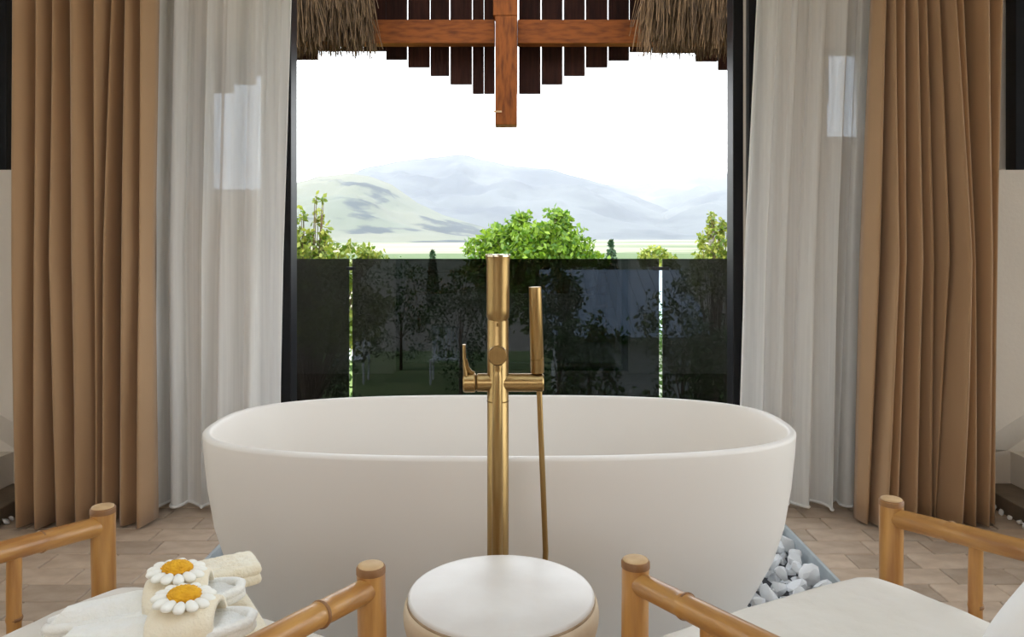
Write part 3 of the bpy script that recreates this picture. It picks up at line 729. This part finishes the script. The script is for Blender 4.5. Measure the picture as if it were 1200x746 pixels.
for side in (1, -1):
    tries = 0; cnt = 0
    while tries < 16000 and cnt < 130:
        tries += 1
        x = side*r.uniform(.55, 1.06); yy = r.uniform(1.78, 3.08); s = r.uniform(.028, .047) if tries < 5000 else r.uniform(.013, .024)
        if inside_tub(x, yy, 0.0, s*.9): continue
        if any((x-a)**2+(yy-b_)**2 < (.80*(s+c))**2*1.5 for a, b_, c in placed): continue
        placed.append((x, yy, s)); cnt += 1
        pebble(x, yy, (-.022 if s > .026 else -.032)+r.uniform(-.006, .008), s, r, 'white pebbles beside the bathtub on the '+('right' if side > 0 else 'left'),
               'rough white marble pebble in the bed beside the right end of the bathtub' if side > 0 else 'rough white marble pebble in the bed beside the left end of the bathtub')
# the layer of stones underneath and around the tub, beyond counting
b = bmesh.new(); base = []
for me in SM: base.append(([v.co.copy() for v in me.vertices], [tuple(p.vertices) for p in me.polygons]))
yv = 1.75
while yv < 3.1:
    xv = -1.05
    while xv < 1.06:
        x, yy = xv+r.uniform(-.014, .014), yv+r.uniform(-.014, .014); s = r.uniform(.022, .034)
        if not inside_tub(x, yy, -.04, .012) and math.hypot(x-fx, yy-fy) > .11 and math.hypot(x-fx-.08, yy-fy) > .06:
            vs, fs = r.choice(base); E = Euler((r.uniform(0, 6.3), r.uniform(0, 6.3), r.uniform(0, 6.3))).to_matrix()
            nv = [b.verts.new(E @ Vector((p.x*s*1.2, p.y*s, p.z*s*.8))+Vector((x, yy, -.090))) for p in vs]
            for f in fs: b.faces.new([nv[i] for i in f])
        xv += .055
    yv += .055
tag(obj('pebble_underlayer', b, M['stone'], smooth=False), 'lower layer of white marble pebbles around the bathtub', 'stones', kind='stuff')
# small rows of pebbles along the corner plinths
for side in (1, -1):
    for k in range(16):
        s = r.uniform(.012, .02)
        pebble(side*(2.06-.022+r.uniform(-.006, .004)), 2.55+k*.052+r.uniform(-.01, .01), s*.72, s, r, 'pebbles along the corner plinth on the '+('right' if side > 0 else 'left'),
               'small white pebble in the row along the dark plinth at the '+('right' if side > 0 else 'left'))

# ================================================================== OUTDOORS
GZ = -2.7
def ground_mesh():
    b = bmesh.new(); ys = [5.36, 8, 12, 18, 26, 40, 60, 90, 140, 220, 350, 550, 800, 1100, 1500, 2100]
    xs_ = [-3.0, -2.2, -1.6, -1.1, -.8, -.6, -.4, -.2, 0, .2, .4, .6, .8, 1.1, 1.6, 2.2, 3.0]
    g = [[b.verts.new((x*max(y, 12), y, GZ+(0 if y < 30 else -1.2*sstep(30, 140, y)+.012*max(0, y-300)*.55))) for x in xs_] for y in ys]
    for a, c in zip(g, g[1:]):
        for i in range(len(xs_)-1): b.faces.new((a[i], a[i+1], c[i+1], c[i]))
    return b
def fieldmat():
    m = bpy.data.materials.new('fields'); m.use_nodes = True; n = m.node_tree; bs = n.nodes['Principled BSDF']; bs.inputs['Roughness'].default_value = .95
    bs.inputs['Specular IOR Level'].default_value = .1
    t = n.nodes.new('ShaderNodeTexCoord'); mp = n.nodes.new('ShaderNodeMapping'); mp.inputs['Scale'].default_value = (.006, .010, 1); mp.inputs['Rotation'].default_value = (0, 0, .2)
    v = n.nodes.new('ShaderNodeTexVoronoi'); v.inputs['Scale'].default_value = 1.0; v.inputs['Randomness'].default_value = .8; v.distance = 'CHEBYCHEV'
    r_ = n.nodes.new('ShaderNodeValToRGB'); cr_ = r_.color_ramp; cr_.interpolation = 'CONSTANT'
    cr_.elements[0].color = (.16, .18, .10, 1); cr_.elements[1].color = (.30, .26, .19, 1); cr_.elements[1].position = .55
    for p, c in ((.3, (.24, .24, .16, 1)), (.75, (.10, .14, .06, 1))): e = cr_.elements.new(p); e.color = c
    n.links.new(t.outputs['Object'], mp.inputs[0]); n.links.new(mp.outputs[0], v.inputs['Vector']); n.links.new(v.outputs['Color'], r_.inputs[0]); n.links.new(r_.outputs[0], bs.inputs['Base Color'])
    return m
M['fields'] = fieldmat()
def hillmat(name, a, b_, forest, fs, f0, f1):
    m = mat(name, a, .95, var=b_, scale=.004, detail=6, spec=.1); n = m.node_tree; bs = n.nodes['Principled BSDF']; src = bs.inputs['Base Color'].links[0].from_socket
    nz = n.nodes.new('ShaderNodeTexNoise'); nz.inputs['Scale'].default_value = fs; nz.inputs['Detail'].default_value = 7
    mp = n.nodes.new('ShaderNodeMapping'); mp.inputs['Scale'].default_value = (1, 1, 2.2)
    t = n.nodes.new('ShaderNodeTexCoord'); n.links.new(t.outputs['Object'], mp.inputs[0]); n.links.new(mp.outputs[0], nz.inputs['Vector'])
    mr = n.nodes.new('ShaderNodeMapRange'); mr.inputs[1].default_value = f0; mr.inputs[2].default_value = f1; n.links.new(nz.outputs['Fac'], mr.inputs[0])
    mx = n.nodes.new('ShaderNodeMix'); mx.data_type = 'RGBA'; n.links.new(mr.outputs[0], mx.inputs[0]); n.links.new(src, mx.inputs[6]); mx.inputs[7].default_value = (*forest, 1)
    n.links.new(mx.outputs[2], bs.inputs['Base Color']); return m
M['hill'] = hillmat('hill_meadows', (.10, .115, .08), (.16, .155, .11), (.02, .032, .04), .0075, .53, .58)
M['mount'] = hillmat('mountain_forest', (.06, .07, .08), (.09, .10, .105), (.03, .04, .055), .005, .45, .6)
tag(obj('ground', ground_mesh(), M['fields']), kind='structure')
tag(obj('bounce_ground', box(-40, 40, -40, 5.2, GZ-.1, GZ+.03), M['bounceground']), kind='structure')  # warm ground added around the house to bounce sunlight into the side windows
tag(obj('lawn', box(-30, 30, 5.37, 27, GZ-.1, GZ+.04), M['grass']), kind='structure')
def ridge(name, pts, Yr, depth, m, zbase, seed, spur=.35):
    xs_ = np.linspace(pts[0][0], pts[-1][0], 150); ys_ = np.interp(xs_, [p[0] for p in pts], [p[1] for p in pts])
    b = bmesh.new(); nt_ = 44; g = []
    for j in range(nt_+1):
        t = j/nt_; Yv = Yr-depth*t; rowv = []
        for x, yv in zip(xs_, ys_):
            hz = CAMZ+(HZ-yv)/F*Yr-zbase; X = (x-CX)/F*Yr*(1-.25*t*depth/Yr)
            p = Vector((X/(.16*Yr), Yv/(.16*Yr), seed))
            nn = noise.fractal(p*1.6, 1.0, 2.0, 5)
            k = (1-t)**1.35
            env = min(1, t*5)*(1-t)
            h_ = hz*(k+spur*nn*env)+(.012*hz*noise.noise(p*12) if j else .01*hz*noise.noise(p*14))
            rowv.append(b.verts.new((X, Yv, zbase+h_)))
        g.append(rowv)
    # back slope so the ridge is a body, not a card
    g.insert(0, [b.verts.new((v.co.x, Yr+depth*.7, zbase-5)) for v in g[0]])
    for a, c in zip(g, g[1:]):
        for i in range(len(xs_)-1): b.faces.new((a[i], c[i], c[i+1], a[i+1]))
    return tag(obj(name, fixn(b), m, smooth=True), kind='structure')
ridge('mountain_range', [(120, 262), (250, 240), (336, 222), (400, 208), (430, 196), (470, 188), (512, 184), (545, 181), (566, 187), (600, 194), (645, 198), (690, 210), (720, 219), (760, 238), (800, 256), (830, 268), (900, 276)], 2600, 1000, M['mount'], 0, 3.1)
ridge('far_mountain_range', [(560, 260), (620, 230), (690, 216), (745, 217), (790, 211), (830, 206), (862, 202), (930, 196), (1050, 215)], 3400, 900, M['mount'], 0, 8.4)
ridge('side_mountain', [(700, 279), (740, 266), (775, 250), (805, 236), (835, 225), (862, 220), (930, 205), (1060, 200)], 2300, 700, M['mount'], 0, 5.2)
ridge('near_hill', [(60, 240), (200, 228), (300, 222), (340, 216), (372, 207), (405, 203), (432, 206), (460, 217), (490, 238), (520, 252), (550, 261), (580, 270), (640, 279), (700, 284)], 1500, 620, M['hill'], -1, 6.6, .3)
ridge('valley_forest', [(560, 284), (600, 278), (660, 274), (720, 272), (780, 275), (850, 276), (960, 270)], 1750, 120, M['mount'], 0, 1.2, .1)

def leaves(pts, size, r, flat=.5):
    n = len(pts); nr = rng
    d1 = nr.normal(size=(n, 3)); d1[:, 2] -= .35; d1 /= np.linalg.norm(d1, axis=1)[:, None]
    d2 = nr.normal(size=(n, 3)); d2 -= d1*(d1*d2).sum(1)[:, None]; d2 /= np.linalg.norm(d2, axis=1)[:, None]
    d3 = np.cross(d1, d2); s = size*nr.uniform(.6, 1.25, n)[:, None]
    P_ = np.asarray(pts)
    v = np.stack([P_, P_+d1*s*.5+d2*s*.28+d3*s*.06, P_+d1*s, P_+d1*s*.5-d2*s*.28+d3*s*.06], 1).reshape(-1, 3)
    i = np.arange(n)*4
    f = np.concatenate([np.stack([i, i+1, i+2], 1), np.stack([i, i+2, i+3], 1)])
    return v, f
def leafobj(name, v, f, m, parent):
    me = bpy.data.meshes.new(name); me.from_pydata(v.tolist(), [], f.tolist()); me.materials.append(m)
    o = bpy.data.objects.new(name, me); COL.objects.link(o); o.parent = parent; o['kind'] = 'stuff'; return o
def tree(name, base, blobs, n, size, m, label, cat, trunk=.08, sparse=0, group=None):
    # blobs: (x, y, z, rx, ry, rz) crown lumps relative to the base
    e = empty(name, base, label=label, cat=cat, group=group); pts = []
    vol = np.array([a[3]*a[4]*a[5] for a in blobs])**(.95 if size < .1 else .72); share = vol/vol.sum()
    tb = bmesh.new(); top = max(a[2] for a in blobs); ctr = blobs[0]
    tube(tb, [(0, 0, 0), (ctr[0]*.4, ctr[1]*.4, top*.4), (ctr[0]*.8, ctr[1]*.8, top*.8)], [trunk, trunk*.75, trunk*.4], 10); obj('trunk', tb, M['bark'], e, smooth=True)
    for bl, sh in zip(blobs, share):
        k = max(30, int(n*sh)); nc = max(6, k//26)
        u = rng.normal(size=(nc, 3)); u /= np.linalg.norm(u, axis=1)[:, None]; rad = rng.uniform(.45, 1.0, nc)**.6
        cen = np.array(bl[:3])+u*rad[:, None]*np.array(bl[3:])
        idx = rng.integers(0, nc, k); pts.append(cen[idx]+rng.normal(size=(k, 3))*np.array(bl[3:])*.11)
        bb = bmesh.new(); st_ = Vector((ctr[0]*.4, ctr[1]*.4, min(top*.45, bl[2])))
        for c in cen[:6]:
            tube(bb, [st_, (st_+Vector(c))/2+Vector((0, 0, .1*bl[5])), c], [trunk*.26, trunk*.14, trunk*.05], 5)
        obj('branch', bb, M['bark'], e)
    v, f = leaves(np.concatenate(pts), size, 0)
    leafobj('crown', v, f, m, e); return e
def at(px_, py_, Y): return W(px_, py_, Y)
# walnut tree in the middle
Yt = 21.5; c = at(626, 283, Yt); s_ = Yt/F
def bl(px_, py_, Y, rx, rz, cx, ry=None): p = at(px_, py_, Y); return (p.x-cx, 0, p.z-GZ, rx*Y/F, (ry or rx)*Y/F*.8, rz*Y/F)
tree('walnut_tree', (c.x, Yt, GZ), [bl(626, 300, Yt, 66, 42, c.x), bl(590, 300, Yt, 40, 38, c.x), bl(672, 305, Yt, 36, 36, c.x), bl(640, 264, Yt, 34, 20, c.x), bl(600, 270, Yt, 24, 20, c.x), bl(560, 305, Yt, 20, 24, c.x), bl(655, 258, Yt, 16, 16, c.x), bl(625, 345, Yt, 70, 40, c.x)], 11000, .19, M['leaf'], 'broad bright green walnut tree behind the faucet', 'tree', .13)
Yt = 8.6; c = at(372, 283, Yt)
tree('fruit_tree', (c.x, Yt, GZ), [bl(345, 300, Yt, 40, 32, c.x), bl(395, 303, Yt, 52, 22, c.x), bl(372, 262, Yt, 13, 30, c.x), bl(352, 262, Yt, 10, 18, c.x), bl(300, 330, Yt, 60, 70, c.x), bl(390, 360, Yt, 60, 50, c.x), bl(430, 305, Yt, 16, 9, c.x), bl(374, 240, Yt, 8, 14, c.x), bl(330, 280, Yt, 18, 22, c.x)], 11000, .075, M['leafy'], 'yellow green fruit tree with a tall sprig at the left jamb', 'tree', .07)
Yt = 10.5; c = at(838, 283, Yt)
tree('slender_tree', (c.x, Yt, GZ), [bl(838, 290, Yt, 20, 30, c.x), bl(836, 268, Yt, 9, 14, c.x), bl(848, 275, Yt, 8, 16, c.x), bl(838, 320, Yt, 30, 30, c.x), bl(835, 255, Yt, 4, 9, c.x), bl(848, 258, Yt, 3, 10, c.x), bl(880, 320, Yt, 40, 50, c.x)], 4200, .075, M['leafy'], 'slender leafy tree rising beside the right jamb', 'tree', .06)
Yt = 27; c = at(770, 283, Yt)
tree('round_shrub', (c.x, Yt, GZ), [bl(770, 300, Yt, 20, 10, c.x), bl(774, 312, Yt, 26, 16, c.x)], 1500, .17, M['leafy'], 'small round shrub between the conifer and the slender tree', 'shrub', .07)
# dark bushes behind the smoked glass, one added to darken the pale ground
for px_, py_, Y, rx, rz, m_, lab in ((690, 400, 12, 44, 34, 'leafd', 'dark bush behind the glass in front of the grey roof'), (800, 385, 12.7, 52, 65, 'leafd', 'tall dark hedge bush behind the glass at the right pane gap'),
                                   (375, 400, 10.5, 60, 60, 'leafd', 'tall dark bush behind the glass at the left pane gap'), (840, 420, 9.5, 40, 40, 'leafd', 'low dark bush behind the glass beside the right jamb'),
                                   (540, 340, 19, 40, 24, 'leafd', 'dark bush behind the glass under the walnut tree'), (470, 350, 23, 46, 42, 'leafd', 'dark bush added behind the glass to darken the ground left of the faucet'), (655, 340, 13.2, 30, 30, 'leafd', 'dark bush behind the glass touching the roof edge')):
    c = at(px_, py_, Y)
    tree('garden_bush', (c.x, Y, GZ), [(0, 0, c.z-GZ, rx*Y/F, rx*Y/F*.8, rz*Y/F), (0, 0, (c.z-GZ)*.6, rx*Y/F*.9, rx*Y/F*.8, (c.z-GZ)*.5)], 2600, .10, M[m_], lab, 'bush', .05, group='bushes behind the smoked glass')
def conifer(px_, ytop, Y, hw, label):
    c = at(px_, ytop, Y); e = empty('conifer', (c.x, Y, GZ-.4), label=label, cat='tree', group='distant conifers'); hgt = c.z-GZ+.4
    b = bmesh.new(); tube(b, [(0, 0, 0), (0, 0, hgt*.97)], [.09, .02], 8); obj('trunk', b, M['bark'], e)
    n = 2200; t = rng.uniform(.0, 1, n)**.8; lv = np.floor(t*11)/11+.06*rng.uniform(0, 1, n); lv = np.clip(lv, 0, 1)
    a = rng.uniform(0, 6.283, n); R = hw*Y/F*(1-lv)*2.3*rng.uniform(.2, 1, n)**.6+.02
    R = np.minimum(R, hw*Y/F*(1.0))*np.where(lv > .93, .4, 1)
    z = hgt*(lv*.98)-.25*R; v, f = leaves(np.stack([R*np.cos(a), R*np.sin(a), z], 1), .17, 0); leafobj('needles', v, f, M['needle'], e)
conifer(716, 277, 40, 10, 'dark conifer standing right of the walnut tree'); conifer(507, 290, 46, 6, 'tiny dark conifer standing left of the faucet top')
# garden shed with sheet metal roof, seen through the smoked glass
sh = empty('garden_shed', (2.0, 15.5, GZ), label='grey garden shed with seamed metal roof behind the smoked glass', cat='shed')
ez, rz_ = 1.137-112/F*14.2-GZ, 1.137-33/F*17-GZ
obj('wall', box(-1.15, 1.6, -.9, 1.4, 0, ez), M['shedwall'], sh)
nsh = 13; xw = 3.1/nsh
for k in range(nsh):
    x0 = -1.4+k*xw; b = bmesh.new()
    loft(b, [[Vector((x, yv, zv+dz)) for x, dz in ((x0, 0), (x0+xw-.02, 0), (x0+xw-.02, .035), (x0+xw, .035), (x0+xw, -.02), (x0, -.02))] for yv, zv in ((-1.3, ez), (1.5, rz_))])
    obj('roof_sheet', fixn(b), M['metalroof'], sh)
b = bmesh.new(); loft(b, [[Vector((x, yv, zv)) for x, zv, yv in ((-1.4, rz_, 1.5), (1.7, rz_, 1.5), (1.7, ez, 3.6), (-1.4, ez, 3.6))], [Vector((x, yv, zv-.03)) for x, zv, yv in ((-1.4, rz_, 1.5), (1.7, rz_, 1.5), (1.7, ez, 3.6), (-1.4, ez, 3.6))]])
obj('rear_roof', fixn(b), M['metalroof'], sh)
# slatted garden chairs faintly visible in the glass
def gchair(px_, Y, label):
    c = at(px_, 440, Y); e = empty('slatted_chair', (c.x, Y, GZ+.04), label=label, cat='chair', group='slatted garden chairs behind the glass')
    hw = .27; e.scale = (1.45,)*3
    for s in (-1, 1):
        for a, bb in (((s*hw, -.25, 0), (s*hw, -.25, .45)), ((s*hw, .25, 0), (s*hw, .34, 1.0))):
            b = bmesh.new(); tube(b, [a, bb], .02, 8); obj('leg', b, M['whitepaint'], e)
    for k in range(8):
        x = -hw+.035+k*(2*hw-.07)/7
        b = bmesh.new(); loft(b, [[Vector((x+dx, .26+dy+t*.09, .45+t*.52)) for dx, dy in ((-.02, 0), (.02, 0), (.02, .015), (-.02, .015))] for t in (0, 1)]); obj('back_slat', fixn(b), M['whitepaint'], e)
        obj('seat_slat', box(x-.022, x+.022, -.26, .26, .44, .458), M['whitepaint'], e)
    b = bmesh.new(); tube(b, [(-hw, .35, .99), (hw, .35, .99)], .02, 8); obj('top_rail', b, M['whitepaint'], e)
gchair(412, 21, 'white slatted garden chair behind the left glass pane gap'); gchair(523, 21, 'white slatted garden chair behind the glass nearer the faucet')

# haze over the valley: a real scattering volume between the garden and the mountains
hz = bpy.data.materials.new('valley_haze'); hz.use_nodes = True; n = hz.node_tree; n.nodes.clear()
out = n.nodes.new('ShaderNodeOutputMaterial'); vs = n.nodes.new('ShaderNodeVolumeScatter'); vs.inputs['Color'].default_value = (.90, .93, 1, 1)
vs.inputs['Density'].default_value = .000155; vs.inputs['Anisotropy'].default_value = .0
n.links.new(vs.outputs[0], out.inputs['Volume'])
tag(obj('haze', box(-5000, 5000, 120, 4200, -60, 360), hz), 'pale haze lying over the valley and mountains', 'haze', kind='stuff')
